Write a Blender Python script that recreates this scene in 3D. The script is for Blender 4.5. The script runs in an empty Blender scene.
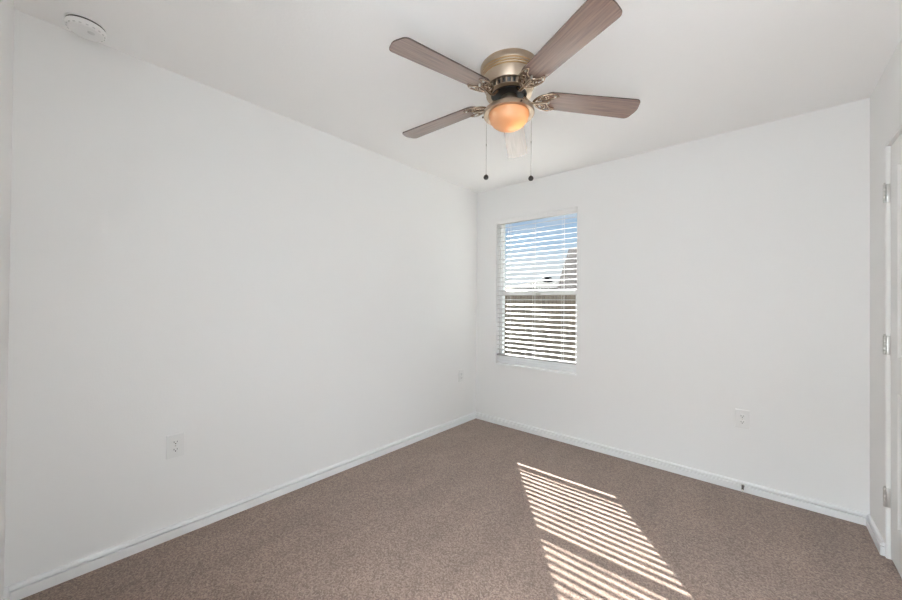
import bpy, bmesh, math, random
from mathutils import Vector, Matrix
random.seed(7)
sc = bpy.context.scene
C = sc.collection
PI = math.pi

# ------------------------------------------------------------------ camera, sky, sun, exposure
RW, RH, RL = 2.796, 2.44, 3.185          # room: x 0..RW, y -RL..0, z 0..RH
cam = bpy.data.cameras.new('camera'); co = bpy.data.objects.new('camera', cam); C.objects.link(co)
yaw, pit, rol, fpx = 0.715927550, 0.00748466, 0.00909910, 355.0136
f = Vector((-math.sin(yaw)*math.cos(pit), math.cos(yaw)*math.cos(pit), math.sin(pit)))
r = Vector((math.cos(yaw), math.sin(yaw), 0)); u = r.cross(f)
r2 = r*math.cos(rol)+u*math.sin(rol); u2 = u*math.cos(rol)-r*math.sin(rol)
m = Matrix((r2, u2, -f)).transposed().to_4x4(); m.translation = (2.32291, -3.09445, 1.24450)
co.matrix_world = m
cam.sensor_width = 36; cam.sensor_fit = 'HORIZONTAL'; cam.lens = fpx*36/902; cam.clip_start = 0.02; cam.clip_end = 500
sc.camera = co

SUN = 40.0
SKY = 1.0
HALL_FILL = 210.0
sc.view_settings.view_transform = 'Standard'; sc.view_settings.look = 'None'
sc.view_settings.exposure = 0.0; sc.view_settings.gamma = 1.0
try: sc.view_settings.use_curve_mapping = False
except Exception: pass
sc.cycles.max_bounces = 16; sc.cycles.diffuse_bounces = 10; sc.cycles.glossy_bounces = 6
sc.cycles.transmission_bounces = 8; sc.cycles.transparent_max_bounces = 12
sc.cycles.sample_clamp_indirect = 6.0

w = bpy.data.worlds.new('sky'); sc.world = w; w.use_nodes = True
nt = w.node_tree; nt.nodes.clear(); N = nt.nodes.new; Lk = nt.links.new
tc = N('ShaderNodeTexCoord'); sx = N('ShaderNodeSeparateXYZ'); Lk(tc.outputs['Generated'], sx.inputs[0])
cr = N('ShaderNodeValToRGB'); el = cr.color_ramp.elements
el[0].position = 0.0; el[0].color = (.80, .82, .84, 1)
el[1].position = 0.10; el[1].color = (.77, .82, .87, 1)
for p_, c_ in ((.16, (.47, .64, .83, 1)), (.24, (.31, .49, .75, 1)), (.6, (.20, .38, .70, 1))):
    e = el.new(p_); e.color = c_
Lk(sx.outputs['Z'], cr.inputs[0])
mp = N('ShaderNodeMapping'); mp.inputs['Scale'].default_value = (2.2, 2.2, 9); Lk(tc.outputs['Generated'], mp.inputs[0])
nz = N('ShaderNodeTexNoise'); nz.inputs['Scale'].default_value = 2.3; nz.inputs['Detail'].default_value = 6; Lk(mp.outputs[0], nz.inputs['Vector'])
c2 = N('ShaderNodeValToRGB'); c2.color_ramp.elements[0].position = .47; c2.color_ramp.elements[1].position = .72
Lk(nz.outputs[0], c2.inputs[0])
ml = N('ShaderNodeMath'); ml.operation = 'MULTIPLY'; ml.inputs[1].default_value = .6; Lk(c2.outputs[0], ml.inputs[0])
mx = N('ShaderNodeMixRGB'); mx.inputs[2].default_value = (.86, .87, .88, 1); Lk(ml.outputs[0], mx.inputs[0]); Lk(cr.outputs[0], mx.inputs[1])
bg = N('ShaderNodeBackground'); bg.inputs['Strength'].default_value = SKY; Lk(mx.outputs[0], bg.inputs[0])
wo = N('ShaderNodeOutputWorld'); Lk(bg.outputs[0], wo.inputs[0])

sl = bpy.data.lights.new('sun', 'SUN'); sl.energy = SUN; sl.angle = math.radians(.42); sl.color = (1, .97, .93)
so = bpy.data.objects.new('sun', sl); C.objects.link(so)
so.rotation_euler = Vector((.815, -1.03, -1.0)).to_track_quat('-Z', 'Y').to_euler(); so.location = (-6, 8, 8)

al = bpy.data.lights.new('hall_fill_down', 'AREA'); al.shape = 'RECTANGLE'; al.size = 1.3; al.size_y = .6; al.energy = HALL_FILL  # unseen fill light added in the hall to brighten the room
al.color = (.80, .905, 1.0)
ao = bpy.data.objects.new('hall_fill_down', al); C.objects.link(ao); ao.location = (2.20, -3.75, 2.40)
ul = bpy.data.lights.new('hall_fill_up', 'AREA'); ul.shape = 'RECTANGLE'; ul.size = 1.0; ul.size_y = .6; ul.energy = HALL_FILL*.13; ul.color = (.82, .915, 1.0)  # second added fill, out of view, facing up to lift the room's ceiling
uo = bpy.data.objects.new('hall_fill_up', ul); C.objects.link(uo); uo.location = (2.2, -3.8, .45); uo.rotation_euler = Vector((0, .1, 1)).to_track_quat('-Z', 'Y').to_euler()

# ------------------------------------------------------------------ mesh helpers
class MB:
    def __init__(s): s.bm = bmesh.new()
    def box(s, x0, x1, y0, y1, z0, z1, bev=0, mi=0, M=None):
        b = bmesh.new(); bmesh.ops.create_cube(b, size=1)
        for v in b.verts:
            v.co = Vector((x0+(v.co.x+.5)*(x1-x0), y0+(v.co.y+.5)*(y1-y0), z0+(v.co.z+.5)*(z1-z0)))
        if bev: bmesh.ops.bevel(b, geom=b.edges[:], offset=bev, segments=2, affect='EDGES', profile=.5)
        s.add(b, mi, M); return s
    def add(s, b, mi=0, M=None):
        if M is not None: bmesh.ops.transform(b, matrix=M, verts=b.verts[:])
        for f_ in b.faces: f_.material_index = mi
        bmesh.ops.recalc_face_normals(b, faces=b.faces[:])
        t = bpy.data.meshes.new('t'); b.to_mesh(t); b.free(); s.bm.from_mesh(t); bpy.data.meshes.remove(t)
    def lathe(s, prof, n=64, mi=0, M=None):
        b = bmesh.new(); rings = []
        for (rr, z) in prof:
            if rr < 1e-6: rings.append([b.verts.new((0, 0, z))])
            else: rings.append([b.verts.new((rr*math.cos(2*PI*i/n), rr*math.sin(2*PI*i/n), z)) for i in range(n)])
        for a, c in zip(rings, rings[1:]):
            for i in range(n):
                j = (i+1) % n
                if len(a) == 1 and len(c) == 1: continue
                if len(a) == 1: b.faces.new((a[0], c[i], c[j]))
                elif len(c) == 1: b.faces.new((a[i], c[0], a[j]))
                else: b.faces.new((a[i], c[i], c[j], a[j]))
        s.add(b, mi, M); return s
    def tube(s, pts, rad, n=8, mi=0, flat=1.0, closed=False, M=None):
        pts = [Vector(p_) for p_ in pts]; b = bmesh.new(); rings = []; k = len(pts)
        rads = rad if isinstance(rad, (list, tuple)) else [rad]*k
        for i, p_ in enumerate(pts):
            if closed: t = pts[(i+1) % k]-pts[i-1]
            else: t = pts[min(i+1, k-1)]-pts[max(i-1, 0)]
            t.normalize(); up = Vector((0, 0, 1)) if abs(t.z) < .9 else Vector((1, 0, 0))
            a = t.cross(up).normalized(); c = a.cross(t)
            rings.append([b.verts.new(p_+a*rads[i]*math.cos(2*PI*j/n)+c*rads[i]*flat*math.sin(2*PI*j/n)) for j in range(n)])
        prs = list(zip(rings, rings[1:]))+([(rings[-1], rings[0])] if closed else [])
        for a, c in prs:
            for j in range(n):
                q = (j+1) % n; b.faces.new((a[j], a[q], c[q], c[j]))
        if not closed: b.faces.new(rings[0][::-1]); b.faces.new(rings[-1])
        s.add(b, mi, M); return s
    def prism(s, outline, z0, z1, mi=0, side=None, M=None):
        b = bmesh.new()
        lo = [b.verts.new((x, y, z0)) for x, y in outline]; hi = [b.verts.new((x, y, z1)) for x, y in outline]
        b.faces.new(lo[::-1]); b.faces.new(hi); sd = []
        for i in range(len(lo)):
            j = (i+1) % len(lo); sd.append(b.faces.new((lo[i], lo[j], hi[j], hi[i])))
        bmesh.ops.recalc_face_normals(b, faces=b.faces[:])
        for f_ in b.faces: f_.material_index = mi
        if side is not None:
            for f_ in sd: f_.material_index = side
        if M is not None: bmesh.ops.transform(b, matrix=M, verts=b.verts[:])
        t = bpy.data.meshes.new('t'); b.to_mesh(t); b.free(); s.bm.from_mesh(t); bpy.data.meshes.remove(t); return s
    def sweep(s, prof, a, b_, out, mi=0):
        # extrude a (depth, height) profile along the line a->b_, depth pointing along out
        a = Vector(a); b_ = Vector(b_); out = Vector(out); b = bmesh.new()
        ra = [b.verts.new(a+out*d+Vector((0, 0, h))) for d, h in prof]; rb = [b.verts.new(b_+out*d+Vector((0, 0, h))) for d, h in prof]
        for i in range(len(prof)):
            j = (i+1) % len(prof); b.faces.new((ra[i], ra[j], rb[j], rb[i]))
        b.faces.new(ra[::-1]); b.faces.new(rb); s.add(b, mi); return s
    def faces(s, verts, fs, mi=0):
        b = bmesh.new(); vs = [b.verts.new(v) for v in verts]
        for f_ in fs: b.faces.new([vs[i] for i in f_])
        s.add(b, mi); return s
    def build(s, name, mats, parent=None, smooth=None, loc=None, rot=None):
        me = bpy.data.meshes.new(name); s.bm.to_mesh(me); s.bm.free()
        for m_ in (mats if isinstance(mats, (list, tuple)) else [mats]): me.materials.append(m_)
        if smooth is not None:
            me.polygons.foreach_set('use_smooth', [True]*len(me.polygons))
            try: me.set_sharp_from_angle(angle=math.radians(smooth))
            except Exception: pass
        o = bpy.data.objects.new(name, me); C.objects.link(o)
        if parent: o.parent = parent
        if loc: o.location = loc
        if rot: o.rotation_euler = rot
        return o
def tag(o, label, cat, group=None):
    o['label'] = label; o['category'] = cat
    if group: o['group'] = group
    return o
def thing(name, loc, label, cat, group=None, rotz=0):
    o = bpy.data.objects.new(name, None); C.objects.link(o); o.location = loc; o.rotation_euler = (0, 0, rotz); o.empty_display_size = .1
    return tag(o, label, cat, group)
def struct(o, label=None):
    o['kind'] = 'structure'
    if label: o['label'] = label
    return o

# ------------------------------------------------------------------ materials
def mat(name, col, rough=.5, metal=0, spec=.5, coat=0, **kw):
    m_ = bpy.data.materials.new(name); m_.use_nodes = True; b = m_.node_tree.nodes['Principled BSDF']
    b.inputs['Base Color'].default_value = (*col, 1); b.inputs['Roughness'].default_value = rough; b.inputs['Metallic'].default_value = metal
    b.inputs['Specular IOR Level'].default_value = spec; b.inputs['Coat Weight'].default_value = coat
    return m_
def nodes(m_): return m_.node_tree.nodes, m_.node_tree.links, m_.node_tree.nodes['Principled BSDF']
def bumpy(m_, scale, strength, dist=.001, detail=3, coord='Object'):
    n, l, b = nodes(m_); t = n.new('ShaderNodeTexCoord'); z = n.new('ShaderNodeTexNoise'); z.inputs['Scale'].default_value = scale; z.inputs['Detail'].default_value = detail
    l.new(t.outputs[coord], z.inputs['Vector']); bp = n.new('ShaderNodeBump'); bp.inputs['Strength'].default_value = strength; bp.inputs['Distance'].default_value = dist
    l.new(z.outputs[0], bp.inputs['Height']); l.new(bp.outputs[0], b.inputs['Normal']); return m_
def mottled(m_, c1, c2, scale, detail=4, stretch=(1, 1, 1)):
    n, l, b = nodes(m_); t = n.new('ShaderNodeTexCoord'); mp_ = n.new('ShaderNodeMapping'); mp_.inputs['Scale'].default_value = stretch
    z = n.new('ShaderNodeTexNoise'); z.inputs['Scale'].default_value = scale; z.inputs['Detail'].default_value = detail
    rp = n.new('ShaderNodeValToRGB'); rp.color_ramp.elements[0].position = .3; rp.color_ramp.elements[1].position = .7
    rp.color_ramp.elements[0].color = (*c1, 1); rp.color_ramp.elements[1].color = (*c2, 1)
    l.new(t.outputs['Object'], mp_.inputs[0]); l.new(mp_.outputs[0], z.inputs['Vector']); l.new(z.outputs[0], rp.inputs[0]); l.new(rp.outputs[0], b.inputs['Base Color']); return m_

M = {}
M['wall'] = bumpy(mat('wall_paint', (.85, .848, .838), .62, spec=.3), 140, .25, .0012, 2)
M['ceil'] = bumpy(mat('ceiling_paint', (.92, .918, .91), .8, spec=.2), 90, .35, .0015, 3)
M['trim'] = mat('trim_paint', (.86, .865, .865), .32)
M['door'] = mat('door_paint', (.82, .82, .81), .38)
M['vinyl'] = mat('window_vinyl', (.84, .845, .85), .35)
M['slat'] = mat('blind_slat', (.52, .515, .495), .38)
M['rail'] = mat('blind_rail', (.84, .84, .83), .4)
M['cord'] = mat('blind_cord', (.74, .73, .70), .8)
M['plate'] = mat('outlet_plastic', (.80, .80, .79), .3)
M['slot'] = mat('outlet_slot', (.03, .03, .03), .6)
M['screw'] = mat('screw_metal', (.6, .58, .54), .35, 1)
M['nickel'] = mat('satin_nickel', (.62, .61, .59), .38, 1)
M['smoke'] = mat('detector_plastic', (.86, .86, .85), .4)
M['gap'] = mat('detector_gap', (.08, .08, .08), .7)
M['bronze'] = mat('antique_brass', (.46, .37, .285), .40, 1)
n, l, b = nodes(M['bronze']); b.inputs['Anisotropic'].default_value = .2
M['brassband'] = mat('polished_brass_band', (.55, .36, .17), .2, 1)
M['dark'] = mat('motor_black', (.012, .011, .010), .45)
M['iron'] = mat('blade_iron_bronze', (.43, .33, .25), .2, 1)
M['irondark'] = mat('blade_iron_dark_patina', (.07, .05, .04), .5, .6)  # dark brown patina, used on the thumb screws
M['edge'] = mat('blade_edge', (.055, .032, .024), .4)
M['chain'] = mat('pull_chain_metal', (.42, .40, .37), .35, 1)
M['fob'] = mat('pull_fob', (.035, .032, .03), .3)
M['rubber'] = mat('white_rubber', (.80, .78, .75), .6)
# carpet
m_ = M['carpet'] = mat('carpet', (.28, .2, .17), .95, spec=.05); n, l, b = nodes(m_)
b.inputs['Sheen Weight'].default_value = .25; b.inputs['Sheen Roughness'].default_value = .6
t = n.new('ShaderNodeTexCoord')
v1 = n.new('ShaderNodeTexVoronoi'); v1.inputs['Scale'].default_value = 185; l.new(t.outputs['Object'], v1.inputs['Vector'])
sp = n.new('ShaderNodeSeparateColor'); l.new(v1.outputs['Color'], sp.inputs[0])
r1 = n.new('ShaderNodeValToRGB'); e = r1.color_ramp.elements
e[0].position = .0; e[0].color = (.137, .089, .066, 1); e[1].position = 1.0; e[1].color = (.32, .23, .18, 1)
x_ = e.new(.5); x_.color = (.226, .154, .118, 1); l.new(sp.outputs[0], r1.inputs[0])
mp_ = n.new('ShaderNodeMapping'); mp_.inputs['Rotation'].default_value = (0, 0, .6); mp_.inputs['Scale'].default_value = (3.4, 1.3, 1); l.new(t.outputs['Object'], mp_.inputs[0])
v2 = n.new('ShaderNodeTexNoise'); v2.inputs['Scale'].default_value = 1.6; v2.inputs['Detail'].default_value = 5; l.new(mp_.outputs[0], v2.inputs['Vector'])
r2_ = n.new('ShaderNodeMapRange'); r2_.inputs['From Min'].default_value = .3; r2_.inputs['From Max'].default_value = .7; r2_.inputs['To Min'].default_value = .90; r2_.inputs['To Max'].default_value = 1.12; l.new(v2.outputs[0], r2_.inputs[0])
mm = n.new('ShaderNodeMixRGB'); mm.blend_type = 'MULTIPLY'; mm.inputs[0].default_value = 1; l.new(r1.outputs[0], mm.inputs[1]); l.new(r2_.outputs[0], mm.inputs[2]); l.new(mm.outputs[0], b.inputs['Base Color'])
bp = n.new('ShaderNodeBump'); bp.inputs['Strength'].default_value = .2; bp.inputs['Distance'].default_value = .003; l.new(v1.outputs['Distance'], bp.inputs['Height']); l.new(bp.outputs[0], b.inputs['Normal'])
# walnut blades, grain along local x
m_ = M['wood'] = mat('walnut_blade', (.2, .12, .09), .36, coat=1.0); n, l, b = nodes(m_); b.inputs['Coat Roughness'].default_value = .2; b.inputs['Coat IOR'].default_value = 1.75
t = n.new('ShaderNodeTexCoord'); mp_ = n.new('ShaderNodeMapping'); mp_.inputs['Scale'].default_value = (2.2, 60, 1); l.new(t.outputs['Object'], mp_.inputs[0])
z = n.new('ShaderNodeTexNoise'); z.inputs['Scale'].default_value = 2.2; z.inputs['Detail'].default_value = 7; z.inputs['Roughness'].default_value = .6; l.new(mp_.outputs[0], z.inputs['Vector'])
rp = n.new('ShaderNodeValToRGB'); e = rp.color_ramp.elements; e[0].position = .3; e[0].color = (.145, .080, .058, 1); e[1].position = .72; e[1].color = (.31, .195, .150, 1)
l.new(z.outputs[0], rp.inputs[0]); l.new(rp.outputs[0], b.inputs['Base Color'])
# amber glass bowl
m_ = M['amber'] = bpy.data.materials.new('amber_glass'); m_.use_nodes = True; n = m_.node_tree.nodes; l = m_.node_tree.links; b = n['Principled BSDF']
b.inputs['Base Color'].default_value = (.86, .50, .22, 1); b.inputs['Roughness'].default_value = .25; b.inputs['Coat Weight'].default_value = .3
t = n.new('ShaderNodeTexCoord'); z = n.new('ShaderNodeTexNoise'); z.inputs['Scale'].default_value = 9; z.inputs['Detail'].default_value = 4; l.new(t.outputs['Object'], z.inputs['Vector'])
rp = n.new('ShaderNodeValToRGB'); rp.color_ramp.elements[0].color = (.78, .52, .30, 1); rp.color_ramp.elements[1].color = (.88, .66, .42, 1); l.new(z.outputs[0], rp.inputs[0]); l.new(rp.outputs[0], b.inputs['Base Color'])
tr = n.new('ShaderNodeBsdfTranslucent'); l.new(rp.outputs[0], tr.inputs[0]); ms = n.new('ShaderNodeMixShader'); ms.inputs[0].default_value = .45
l.new(b.outputs[0], ms.inputs[1]); l.new(tr.outputs[0], ms.inputs[2]); l.new(ms.outputs[0], n['Material Output'].inputs[0])
# window pane: clear thin glass
m_ = M['glass'] = bpy.data.materials.new('window_glass'); m_.use_nodes = True; n = m_.node_tree.nodes; l = m_.node_tree.links; n.remove(n['Principled BSDF'])
g = n.new('ShaderNodeBsdfGlossy'); g.inputs['Roughness'].default_value = .0; tp = n.new('ShaderNodeBsdfTransparent'); tp.inputs[0].default_value = (.94, .96, .96, 1)
lw = n.new('ShaderNodeLayerWeight'); lw.inputs[0].default_value = .5; pw = n.new('ShaderNodeMath'); pw.operation = 'POWER'; pw.inputs[1].default_value = 5; l.new(lw.outputs['Facing'], pw.inputs[0])
fr = n.new('ShaderNodeMath'); fr.operation = 'MULTIPLY_ADD'; fr.inputs[1].default_value = .92; fr.inputs[2].default_value = .04; l.new(pw.outputs[0], fr.inputs[0]); ms = n.new('ShaderNodeMixShader'); l.new(fr.outputs[0], ms.inputs[0]); l.new(tp.outputs[0], ms.inputs[1]); l.new(g.outputs[0], ms.inputs[2]); l.new(ms.outputs[0], n['Material Output'].inputs[0])
# outdoors
M['fence'] = mottled(mat('fence_cedar', (.15, .11, .08), .9, spec=.1), (.22, .172, .13), (.40, .32, .245), 3, 5, (9, 9, .7))
M['post'] = mottled(mat('fence_post_wood', (.15, .11, .08), .9, spec=.1), (.12, .09, .068), (.19, .145, .11), 4, 5, (6, 6, .7))
M['dirt'] = mottled(mat('dry_lawn', (.12, .11, .07), .95, spec=.05), (.06, .06, .03), (.13, .11, .07), 3)
M['shingle'] = mottled(mat('brown_shingles', (.07, .055, .05), .9, spec=.1), (.10, .080, .072), (.155, .128, .116), 14)
M['shingle_tan'] = mottled(mat('tan_shingles', (.03, .026, .02), .9, spec=.1), (.050, .041, .033), (.07, .058, .046), 8)
M['shingle_grey'] = mottled(mat('grey_shingles', (.05, .05, .05), .9, spec=.1), (.018, .018, .018), (.026, .025, .024), 8)
M['siding'] = mat('house_siding', (.10, .09, .078), .9, spec=.1)
M['ventcap'] = mat('roof_vent_metal', (.02, .02, .022), .6)

# ------------------------------------------------------------------ room shell
T = .12
struct(MB().box(-T, RW+T, -RL-2.2, .14, -.10, 0).build('floor', M['carpet']))
struct(MB().box(-T, RW+T, -RL-2.2, .14, RH, RH+.10).build('ceiling', M['ceil']))
struct(MB().box(-T, 0, -RL-T, .14, 0, RH).build('wall_left', M['wall']))
WX0, WX1, WZ0, WZ1 = .252, 1.102, .618, 2.108
mb = MB(); mb.box(0, WX0, 0, .14, 0, RH).box(WX1, RW, 0, .14, 0, RH).box(WX0, WX1, 0, .14, 0, WZ0).box(WX0, WX1, 0, .14, WZ1, RH)
struct(mb.build('wall_back', M['wall']))
DY1, DY0, DZ = -.330, -1.150, 2.055           # door opening in the right wall
mb = MB(); mb.box(RW, RW+T, DY1, .14, 0, RH).box(RW, RW+T, -RL-T, DY0, 0, RH).box(RW, RW+T, DY0, DY1, DZ, RH)
struct(mb.build('wall_right', M['wall']))
EX0, EX1 = 1.90, 2.72                          # entry opening behind the camera
mb = MB(); mb.box(0, EX0, -RL-T, -RL, 0, RH).box(EX1, RW, -RL-T, -RL, 0, RH).box(EX0, EX1, -RL-T, -RL, 2.06, RH)
struct(mb.build('wall_front', M['wall']))
mb = MB(); mb.box(1.55-T, 1.55, -RL-2.2, -RL-T, 0, RH).box(RW, RW+T, -RL-2.2, -RL-T, 0, RH).box(1.55-T, RW+T, -RL-2.2-T, -RL-2.2, 0, RH)
struct(mb.build('wall_hall', M['wall']))

BP = [(0, 0), (.016, 0), (.016, .0410), (.0155, .0420), (.001, .0422), (.001, .0498), (.0145, .050), (.0145, .057), (.010, .064), (.004, .066), (0, .066)]
def base(name, a, b_, out): return struct(MB().sweep(BP, a, b_, out).build(name, M['trim']))
base('baseboard_left', (0, -RL, 0), (0, 0, 0), (1, 0, 0))
base('baseboard_back', (.0, 0, 0), (RW, 0, 0), (0, -1, 0))
base('baseboard_right', (RW, 0, 0), (RW, DY1+.004, 0), (-1, 0, 0))
base('baseboard_right_near', (RW, DY0-.004, 0), (RW, -RL, 0), (-1, 0, 0))
base('baseboard_front', (.0, -RL, 0), (EX0, -RL, 0), (0, 1, 0))

# ------------------------------------------------------------------ door
dr = bpy.data.objects.new('door_1', None); C.objects.link(dr); dr.location = (RW, (DY0+DY1)/2, 0)
struct(dr, 'white moulded two panel door closed in the right wall')
ox, oy = RW, (DY0+DY1)/2
def local(o, org): o.location = Vector(o.location)-Vector(org); return o
fx = .015                                      # door face sits this far behind the wall face
mb = MB(); mb.box(RW+.001, RW+.10, DY1-.012, DY1, 0, DZ, .001).box(RW+.001, RW+.10, DY0, DY0+.012, 0, DZ, .001).box(RW+.001, RW+.10, DY0, DY1, DZ-.012, DZ, .001)
local(mb.build('door_frame', M['wall'], dr), (ox, oy, 0))
# slab with recessed moulded panels
mb = MB(); sy0, sy1, sz0, sz1 = DY0+.015, DY1-.015, .012, DZ-.016
mb.box(RW+fx+.008, RW+fx+.035, sy0, sy1, sz0, sz1)
st = .115; pz = [(.20, .84), (1.0, sz1-.12)]
mb.box(RW+fx, RW+fx+.01, sy1-st, sy1, sz0, sz1, .001).box(RW+fx, RW+fx+.01, sy0, sy0+st, sz0, sz1, .001)
for a, b_ in ((sz0, pz[0][0]), (pz[0][1], pz[1][0]), (pz[1][1], sz1)): mb.box(RW+fx, RW+fx+.01, sy0+st, sy1-st, a, b_)
local(mb.build('door_slab', M['door'], dr), (ox, oy, 0))
for a, b_ in pz:
    y0, y1 = sy0+st, sy1-st; xs = (RW+fx, RW+fx+.0075, RW+fx+.0075, RW+fx+.003, RW+fx+.003); ins = (0, .012, .03, .05)
    vs = []; 
    for k, d in enumerate(ins):
        X = xs[k]; vs += [(X, y0+d, a+d), (X, y1-d, a+d), (X, y1-d, b_-d), (X, y0+d, b_-d)]
    fs = [(4*k+i, 4*k+(i+1) % 4, 4*k+4+(i+1) % 4, 4*k+4+i) for k in range(3) for i in range(4)]+[(12, 13, 14, 15)]
    local(MB().faces(vs, fs).build('door_panel', M['door'], dr), (ox, oy, 0))
for hz in (1.808, 1.053, .300):
    mb = MB(); mb.box(RW+.002, RW+.014, DY1-.0155, DY1-.0115, hz-.047, hz+.047, .0008)
    for k in range(5):
        mb.lathe([(0, 0), (.0055, 0), (.006, .001), (.006, .0165), (.0055, .0175), (0, .0175)], 14, M=Matrix.Translation((RW-.004, DY1-.0135, hz-.046+k*.0187)))
    mb.lathe([(0, 0), (.004, .002), (.0045, .005), (.003, .007), (0, .008)], 12, M=Matrix.Translation((RW-.004, DY1-.0135, hz+.047)))
    local(mb.build('hinge', M['nickel'], dr, 40), (ox, oy, 0))
kn = MB(); kn.lathe([(0, 0), (.032, 0), (.032, .004), (.026, .009), (.012, .011), (.011, .03), (.018, .036), (.026, .046), (.027, .054), (.022, .062), (0, .066)], 28,
     M=Matrix.Translation((RW+fx, DY0+.075, .95)) @ Matrix.Rotation(-PI/2, 4, 'Y'))
local(kn.build('door_knob', M['nickel'], dr, 40), (ox, oy, 0))

# ------------------------------------------------------------------ window
wn = bpy.data.objects.new('window_1', None); C.objects.link(wn); wn.location = (WX0, 0, WZ0); struct(wn, 'white single hung window in the back wall')
wo_ = (WX0, 0, WZ0)
mb = MB(); F0, F1 = .062, .140; fw = .020
mb.box(WX0, WX0+fw, F0, F1, WZ0, WZ1, .0015).box(WX1-fw, WX1, F0, F1, WZ0, WZ1, .0015).box(WX0+fw, WX1-fw, F0, F1, WZ1-fw, WZ1, .0015).box(WX0+fw, WX1-fw, F0, F1, WZ0, WZ0+.046, .0015)
local(mb.build('window_frame', M['vinyl'], wn), wo_)
a, b_ = WX0+fw, WX1-fw
def sash(name, y0, y1, z0, z1, sw, top, bot):
    mb = MB(); mb.box(a, a+sw, y0, y1, z0, z1, .0015).box(b_-sw, b_, y0, y1, z0, z1, .0015).box(a+sw, b_-sw, y0, y1, z1-top, z1, .0015).box(a+sw, b_-sw, y0, y1, z0, z0+bot, .0015)
    o = local(mb.build(name, M['vinyl'], wn), wo_)
    p_ = MB().box(a+sw-.004, b_-sw+.004, (y0+y1)/2-.002, (y0+y1)/2+.002, z0+bot-.004, z1-top+.004).build('pane', M['glass'], o); return o
sash('upper_sash', .0825, .097, 1.335, WZ1-fw, .010, .012, .043)
lo = sash('lower_sash', .067, .0815, WZ0+.046, 1.380, .015, .052, .030)
mb = MB(); cx = (a+b_)/2+.02
mb.box(cx-.025, cx+.025, .059, .068, 1.330, 1.343, .002).lathe([(0, 0), (.009, 0), (.009, .010), (.006, .013), (0, .013)], 16, M=Matrix.Translation((cx, .057, 1.328))).box(cx-.004, cx+.022, .051, .056, 1.332, 1.340, .001)
mb.build('sash_lock', M['nickel'], lo)
for q in (a+.03, b_-.03): MB().box(q-.016, q+.016, .061, .068, 1.342, 1.352, .002).build('tilt_latch', M['vinyl'], lo)
mb = MB(); mb.box(WX0, WX1, -.004, .0615, WZ0-.010, WZ0+.008, .003)
local(mb.build('window_sill', M['trim'], wn), wo_)

# ------------------------------------------------------------------ venetian blind (hangs in the reveal)
bl = thing('window_blind', ((WX0+WX1)/2, .034, WZ1), 'white horizontal slat blind hanging open in the window', 'blind')
bo = ((WX0+WX1)/2, .034, WZ1); bx0, bx1 = WX0+.006, WX1-.006; by = .034
mb = MB(); mb.box(bx0, bx1, by-.026, by+.026, WZ1-.044, WZ1-.001, .002)
local(mb.build('head_rail', M['rail'], bl), bo)
mb = MB(); mb.sweep([(0, -.052), (.006, -.052), (.009, -.046), (.006, -.040), (.006, -.014), (.009, -.008), (.006, -.002), (0, -.002)], (bx0-.003, by-.030, WZ1), (bx1+.003, by-.030, WZ1), (0, -1, 0))
local(mb.build('valance', M['rail'], bl), bo)
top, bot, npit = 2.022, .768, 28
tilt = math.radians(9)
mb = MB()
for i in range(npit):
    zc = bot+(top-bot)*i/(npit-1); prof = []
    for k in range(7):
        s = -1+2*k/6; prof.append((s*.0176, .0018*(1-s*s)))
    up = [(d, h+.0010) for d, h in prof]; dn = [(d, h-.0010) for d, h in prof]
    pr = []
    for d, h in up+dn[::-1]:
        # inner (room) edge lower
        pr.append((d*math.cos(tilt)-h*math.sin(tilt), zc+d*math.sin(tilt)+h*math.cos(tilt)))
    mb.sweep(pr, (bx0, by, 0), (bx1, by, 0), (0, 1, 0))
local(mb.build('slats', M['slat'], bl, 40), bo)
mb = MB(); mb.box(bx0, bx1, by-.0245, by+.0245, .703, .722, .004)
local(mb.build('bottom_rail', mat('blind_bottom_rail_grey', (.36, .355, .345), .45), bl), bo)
for X in (.392, .668, .962):
    mb = MB()
    for dy in (-.0262, .0262): mb.tube([(X, by+dy, .712), (X, by+dy, WZ1-.045)], .0010, 6)
    for i in range(npit):
        zc = bot+(top-bot)*i/(npit-1)-.003; mb.tube([(X, by-.026, zc-.005), (X, by+.026, zc+.005)], .0006, 5)
    mb.tube([(X+.006, by, .716), (X+.006, by, WZ1-.045)], .0009, 6)
    local(mb.build('ladder_cord', M['cord'], bl), bo)

# ------------------------------------------------------------------ outlets
def outlet(name, loc, rotz, label, faint=False):
    o = thing(name, loc, label, 'outlet', 'outlets low on the walls', rotz)
    pl = MB().box(-.0385, .0385, -.0075, 0, -.061, .061, .003).build('wall_plate', M['plate'], o)
    for s in (-1, 1):
        out = []
        for k in range(28):
            t_ = 2*PI*k/28; x = .0172*math.cos(t_); z_ = .0172*math.sin(t_); out.append((x, max(-.0135, min(.0135, z_))))
        rc = MB().prism(out, 0, .0025, M=Matrix.Translation((0, -.0073, s*.0195)) @ Matrix.Rotation(PI/2, 4, 'X')).build('receptacle', M['plate'], o)
        mb = MB(); zc = s*.0195
        mb.box(-.0078, -.0054, -.0101, -.0094, zc-.002, zc+.0065).box(.0054, .0078, -.0101, -.0094, zc-.001, zc+.0055)
        mb.prism([(.0028*math.cos(2*PI*k/12), .0028*math.sin(2*PI*k/12)) for k in range(12)], 0, .0007, M=Matrix.Translation((0, -.0094, zc-.0068)) @ Matrix.Rotation(PI/2, 4, 'X'))
        mb.build('slot', M['slot'], rc)
    MB().lathe([(.0033, 0), (.0033, .0006), (.002, .0012), (0, .0012)], 12, M=Matrix.Translation((0, -.0075, 0)) @ Matrix.Rotation(PI/2, 4, 'X')).build('screw', M['screw'], o)
    return o
outlet('wall_outlet', (0, -2.628, .479), PI/2, 'white duplex outlet low on the left wall, nearest the camera')
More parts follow.
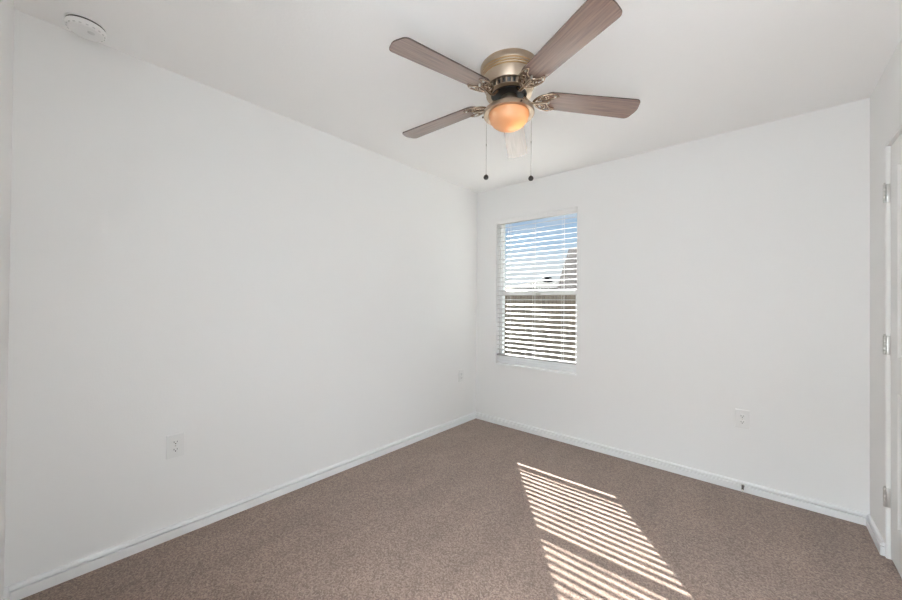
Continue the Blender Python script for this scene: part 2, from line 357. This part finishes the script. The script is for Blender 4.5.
outlet('wall_outlet', (0, -.258, .494), PI/2, 'small white outlet on the left wall, right beside the far corner')
outlet('wall_outlet', (2.236, 0, .482), 0, 'white duplex outlet on the back wall, right of the window')

# ------------------------------------------------------------------ door stop on the back baseboard
ds = thing('door_stop', (2.240, -.016, .042), 'small metal door stop with white tip on the back baseboard', 'door stop')
R = Matrix.Rotation(PI/2, 4, 'X')
MB().lathe([(0, 0), (.0105, 0), (.0105, .003), (.007, .006), (0, .006)], 20, M=R).build('mounting_base', M['nickel'], ds, 40)
mb = MB(); pts = []
for k in range(15*10+1):
    t_ = k/10*2*PI; pts.append((.0052*math.cos(t_), -.006-.050*k/150, .0052*math.sin(t_)-.010*(k/150)**2))
mb.tube(pts, .0012, 6); mb.build('spring', mat('spring_steel', (.16, .15, .14), .35, 1), ds, 60)
MB().lathe([(0, .0), (.0065, 0), (.0075, .003), (.0075, .012), (.005, .016), (0, .0165)], 20, M=Matrix.Translation((0, -.054, -.011)) @ R).build('rubber_tip', M['rubber'], ds, 40)

# ------------------------------------------------------------------ smoke detector
sd = thing('smoke_detector', (.110, -2.985, RH), 'round white smoke detector on the ceiling at top left', 'smoke detector')
MB().lathe([(0, 0), (.066, 0), (.066, -.005), (.060, -.006), (0, -.006)], 48).build('mounting_plate', M['smoke'], sd, 35)
MB().lathe([(.0, -.0055), (.0618, -.0055), (.0618, -.0135), (0, -.0135)], 48).build('shadow_gap', M['gap'], sd, 35)
MB().lathe([(0, -.013), (.0640, -.013), (.0655, -.017), (.062, -.028), (.054, -.036), (.030, -.0385), (0, -.039)], 48).build('body', M['smoke'], sd, 35)
mb = MB()
for k in range(18):
    mb.box(.0560, .0605, -.0042, .0042, -.0325, -.0285, 0, M=Matrix.Rotation(2*PI*k/18, 4, 'Z'))
mb.build('vent_slots', mat('detector_vent_grey', (.62, .62, .61), .6), sd)
MB().lathe([(0, -.0385), (.012, -.0385), (.012, -.0405), (.010, -.0412), (0, -.0412)], 24, M=Matrix.Translation((.020, .015, 0))).build('test_button', mat('button_grey', (.72, .72, .71), .5), sd, 35)

# ------------------------------------------------------------------ ceiling fan
FX, FY, ZB = 1.358, -1.551, 2.257
fan = thing('ceiling_fan', (FX, FY, RH), 'five blade walnut ceiling fan with brass motor and amber light bowl', 'ceiling fan')
dz = -RH
def L(prof): return [(rr, z_+dz) for rr, z_ in prof]
MB().lathe(L([(0, 2.44), (.144, 2.44), (.1455, 2.437), (.1455, 2.410), (.1440, 2.407), (.1430, 2.407), (.1430, 2.399), (.1415, 2.396), (.1400, 2.396), (.1400, 2.388), (.1385, 2.385),
     (.1370, 2.385), (.1370, 2.378), (.1350, 2.370), (.1265, 2.338), (.1235, 2.333), (.1225, 2.330), (0, 2.330)]), 96).build('motor_housing', M['bronze'], fan, 28)
for rr, z_ in ((.1428, 2.403), (.1398, 2.392), (.1368, 2.3815)):
    MB().lathe(L([(rr-.002, z_-.0038), (rr+.0009, z_-.0026), (rr+.0009, z_+.0026), (rr-.002, z_+.0038)]), 96).build('trim_band', M['brassband'], fan, 40)
MB().lathe(L([(0, 2.331), (.104, 2.331), (.092, 2.301), (0, 2.301)]), 48).build('vent_core', M['dark'], fan, 30)
mb = MB()
for k in range(28):
    mb.box(.096, .1135, -.0036, .0036, 2.300+dz, 2.3305+dz, .001, M=Matrix.Rotation(2*PI*k/28, 4, 'Z'))
mb.lathe(L([(.090, 2.3035), (.114, 2.3035), (.1145, 2.299), (.090, 2.299)]), 64)
mb.build('vent_ring', M['bronze'], fan, 30)
MB().lathe(L([(0, 2.302), (.076, 2.302), (.076, 2.295), (.066, 2.291), (0, 2.291)]), 48).build('flywheel', M['dark'], fan, 30)
MB().lathe(L([(0, 2.292), (.040, 2.292), (.042, 2.288), (.042, 2.262), (.047, 2.256), (.056, 2.246), (.056, 2.236), (0, 2.236)]), 40).build('switch_housing', M['bronze'], fan, 30)
lk = MB().lathe(L([(0, 2.2385), (.050, 2.2385), (.085, 2.2345), (.112, 2.2275), (.1245, 2.2185), (.1275, 2.210), (.1275, 2.1985), (.1255, 2.1965), (.106, 2.1985), (.103, 2.203), (0, 2.208)]), 96).build('light_fitter', M['bronze'], fan, 30)
for k in range(3):
    MB().lathe([(0, 0), (.0035, 0), (.0045, .002), (.0045, .008), (.002, .010), (0, .010)], 12, M=Matrix.Rotation(2*PI*k/3-.55, 4, 'Z') @ Matrix.Translation((.1265, 0, 2.203+dz)) @ Matrix.Rotation(PI/2, 4, 'Y')).build('thumb_screw', M['irondark'], lk, 40)
out = [(.1015, 2.206), (.1010, 2.196), (.0990, 2.186), (.0950, 2.175), (.0890, 2.164), (.0810, 2.154), (.070, 2.145), (.056, 2.1375), (.040, 2.132), (.022, 2.129), (0, 2.128)]
inn = [(max(0, rr-.003), z_+.003) for rr, z_ in out][::-1]
MB().lathe(L(out+inn), 96).build('glass_bowl', M['amber'], fan, 60)
MB().lathe(L([(0, 2.211), (.013, 2.211), (.013, 2.200), (.010, 2.196), (.012, 2.190), (.020, 2.180), (.021, 2.173), (.015, 2.164), (0, 2.160)]), 24).build('bulb', mat('bulb_glass', (.9, .88, .82), .3), fan, 40)
bl_ = bpy.data.lights.new('fan_bulb_light', 'POINT'); bl_.energy = .5; bl_.color = (1, .78, .5); bl_.shadow_soft_size = .02
bo_ = bpy.data.objects.new('fan_bulb_light', bl_); C.objects.link(bo_); bo_.location = (FX+.03, FY+.02, 2.165)

# blades
def arc(cx_, cy_, rad, a0, a1, n_=7): return [(cx_+rad*math.cos(math.radians(a0+(a1-a0)*k/n_)), cy_+rad*math.sin(math.radians(a0+(a1-a0)*k/n_))) for k in range(n_+1)]
ol = []
ol += arc(.215, .016, .042, 180, 95); 
ol += arc(.636, .0415, .027, 88, 20)
ol += [(.671, .018), (.6735, 0), (.671, -.018)]
ol += arc(.636, -.0415, .027, -20, -88)
ol += arc(.215, -.016, .042, -95, -180)
blade_me = None
def spiral(cx_, cy_, r0, r1, a0, a1, n_=14): return [(cx_+(r0+(r1-r0)*k/n_)*math.cos(math.radians(a0+(a1-a0)*k/n_)), cy_+(r0+(r1-r0)*k/n_)*math.sin(math.radians(a0+(a1-a0)*k/n_))) for k in range(n_+1)]
def bez(p0, p1, p2, p3, n_=12):
    p0, p1, p2, p3 = map(Vector, (p0, p1, p2, p3))
    return [((1-t_)**3*p0+3*(1-t_)**2*t_*p1+3*(1-t_)*t_*t_*p2+t_**3*p3) for t_ in [k/n_ for k in range(n_+1)]]
def iron_bm():
    mb = MB(); zi = -.0105
    for s in (-1, 1):
        # outer horn
        pts = bez((.128, 0, zi-.004), (.140, s*.030, zi), (.165, s*.050, zi), (.205, s*.056, zi))+bez((.205, s*.056, zi), (.222, s*.058, zi), (.238, s*.050, zi), (.245, s*.040, zi+.003), 6)[1:]
        mb.tube(pts, [.0062-.0032*k/(len(pts)-1) for k in range(len(pts))], 8)
        # inner crescent back to the middle
        pts = bez((.245, s*.040, zi+.003), (.225, s*.040, zi), (.205, s*.028, zi), (.196, 0, zi))
        mb.tube(pts, .0045, 8)
        # scroll
        pts = [(x, s*y, zi) for x, y in spiral(.186, .034, .016, .004, -160, 260)]
        mb.tube(pts, .0034, 7)
        pts = [(x, s*y, zi) for x, y in spiral(.160, .016, .013, .004, 60, 420)]
        mb.tube(pts, .0034, 7)
        mb.tube(bez((.146, s*.006, zi), (.165, s*.006, zi), (.172, s*.020, zi), (.174, s*.030, zi), 6), .0036, 7)
    # arm up to the flywheel
    mb.tube(bez((.200, 0, zi), (.165, 0, zi-.002), (.145, 0, zi-.018), (.115, 0, zi-.014))+bez((.115, 0, zi-.014), (.095, 0, zi-.010), (.085, 0, .012), (.066, 0, .014))[1:], .0085, 10, flat=.62)
    return mb
proto = MB().prism(ol, -.003, .003, 0, 1).build('blade', [M['wood'], M['edge']], fan)
bv = proto.modifiers.new('bevel', 'BEVEL'); bv.width = .0012; bv.segments = 2
irn = iron_bm().build('blade_iron', M['iron'], proto, 60)
kids = [irn]
for x, y in ((.205, 0), (.226, .047), (.226, -.047)):
    kids.append(MB().lathe([(0, -.017), (.004, -.0165), (.0055, -.013), (.0055, -.004), (0, -.004)], 12, M=Matrix.Translation((x, y, 0))).build('screw', M['screw'], proto, 40))
pitch = math.radians(-9.8); droop = math.radians(3.3)
for k in range(5):
    if k == 0: bld = proto
    else:
        bld = proto.copy(); C.objects.link(bld); bld.parent = fan
        for ch in kids:
            c_ = ch.copy(); C.objects.link(c_); c_.parent = bld
    ang = math.radians(-99.6+72*k)
    Mx = Matrix.Translation((0, 0, ZB+.65*math.tan(droop)-RH)) @ Matrix.Rotation(ang, 4, 'Z') @ Matrix.Rotation(droop, 4, 'Y') @ Matrix.Rotation(pitch, 4, 'X')
    bld.matrix_parent_inverse = Matrix.Identity(4); bld.location = Mx.to_translation(); bld.rotation_euler = Mx.to_euler()
# pull chains: one at each side of the light fitter as seen from the entry
dv = Vector((FX-2.32291, FY+3.09445, 0)).normalized(); sv = Vector((dv.y, -dv.x, 0))
for s, z1 in ((-1, 1.889), (1, 1.873)):
    c0 = sv*(.1125*s); x, y = c0.x, c0.y
    mb = MB(); mb.tube([(x*1.05, y*1.05, 2.2125+dz), (x, y, 2.205+dz), (x, y, z1+.012+dz)], .0011, 6)
    zz = 2.19
    while zz > z1+.015:
        mb.lathe([(0, -.0016), (.0016, 0), (0, .0016)], 6, M=Matrix.Translation((x, y, zz+dz))); zz -= .006
    mb.lathe([(0, .006), (.0022, .005), (.0024, 0), (.0022, -.005), (0, -.006)], 10, M=Matrix.Translation((x, y, 2.055+dz)))
    ch = mb.build('pull_chain', M['chain'], fan, 50)
    MB().lathe([(0, .0150), (.003, .0145), (.004, .0115), (.0095, .009), (.0132, .001), (.0125, -.005), (.008, -.0110), (0, -.013)], 24, M=Matrix.Translation((x, y, z1+dz))).build('fob', M['fob'], ch, 50)

# ------------------------------------------------------------------ outdoors
struct(MB().box(-40, 25, .16, 60, -.60, -.42).build('ground', M['dirt']))
fz0, fz1, fy = -.42, 1.60, 5.5
fn = thing('privacy_fence', (-1.5, fy, fz0), 'brown wooden board fence outside the window', 'fence')
fo = (-1.5, fy, fz0)
mb = MB(); x = -9.0
while x < 5.0:
    h = random.uniform(-.012, .012); d = random.uniform(-.004, .004)
    mb.box(x, x+.138, fy+d, fy+.018+d, fz0+.03, fz1+h, .002); x += .142
local(mb.build('boards', M['fence'], fn), fo)
for z_ in (.0, .75, 1.38):
    local(MB().box(-9, 5, fy+.022, fy+.06, z_-.045, z_+.045, .003).build('rail', M['post'], fn), fo)
for k in range(6):
    X = -8.6+2.4*k
    local(MB().box(X-.045, X+.045, fy+.06, fy+.15, fz0, fz1-.05, .003).build('post', M['post'], fn), fo)

def gable_house(loc, rot, hl, hd, z_eave, z_ridge, roofm, label, ov=.35):
    # local: ridge along +x from 0 to hl, depth -hd..hd
    o = thing('house', loc, label, 'house', 'houses beyond the fence', rot)
    sl_ = (z_ridge-z_eave)/hd; th = .12
    for s in (-1, 1):
        v = [(0, 0, z_ridge), (hl, 0, z_ridge), (hl, s*hd, z_eave), (0, s*hd, z_eave)]
        v += [(x_, y_, z_-th) for x_, y_, z_ in v]
        MB().faces(v, [(0, 1, 2, 3), (7, 6, 5, 4), (0, 4, 5, 1), (1, 5, 6, 2), (2, 6, 7, 3), (3, 7, 4, 0)]).build('roof', roofm, o)
    g = ov; d = hd-ov
    zi = z_ridge-th-.01; ze = z_ridge-sl_*d-th-.01
    v = [(g, -d, fz0-loc[2]), (g, d, fz0-loc[2]), (g, d, ze), (g, 0, zi), (g, -d, ze)]; v += [(hl-g, y_, z_) for _, y_, z_ in v]
    MB().faces(v, [(0, 1, 2, 3, 4), (9, 8, 7, 6, 5), (0, 5, 6, 1), (1, 6, 7, 2), (2, 7, 8, 3), (3, 8, 9, 4), (4, 9, 5, 0)]).build('wall', M['siding'], o)
    return o
# near house: ridge end (-5.658,16,4.33), eave corner (-4.653,12.6,~1.95)
gable_house((-5.658, 16, fz0), math.atan2(.86, 3.4), 11, 3.545, 1.93-fz0, 4.332-fz0, M['shingle'], 'brown shingled gable roof house beyond the fence on the right')
def hip_house(loc, rot, hx, hy, rx, z_eave, z_ridge, roofm, label, vent=None):
    o = thing('house', loc, label, 'house', 'houses beyond the fence', rot)
    v = [(-hx, -hy, z_eave), (hx, -hy, z_eave), (hx, hy, z_eave), (-hx, hy, z_eave), (-rx, 0, z_ridge), (rx, 0, z_ridge)]
    MB().faces(v, [(0, 1, 5, 4), (1, 2, 5), (2, 3, 4, 5), (3, 0, 4), (3, 2, 1, 0)]).build('roof', roofm, o)
    MB().box(-hx+.4, hx-.4, -hy+.4, hy-.4, 0, z_eave+.05).build('wall', M['siding'], o)
    if vent: MB().lathe([(0, -.3), (.18, -.3), (.18, .12), (.42, .14), (.30, .26), (0, .30)], 20, M=Matrix.Translation(vent)).build('roof_vent', M['ventcap'], o, 30)
    return o
hip_house((-15.6, 34, fz0), 0, 5.2, 4.2, 1.3, 2.62-fz0, 3.80-fz0, M['shingle_tan'], 'far house with a tan hip roof beyond the fence')
hip_house((-11.2, 25, fz0), .35, 2.5, 3.2, .75, 2.40-fz0, 3.22-fz0, M['shingle_grey'], 'far house with a grey hip roof and dark roof vent', vent=(-.1, 0, 3.22-fz0+.02))
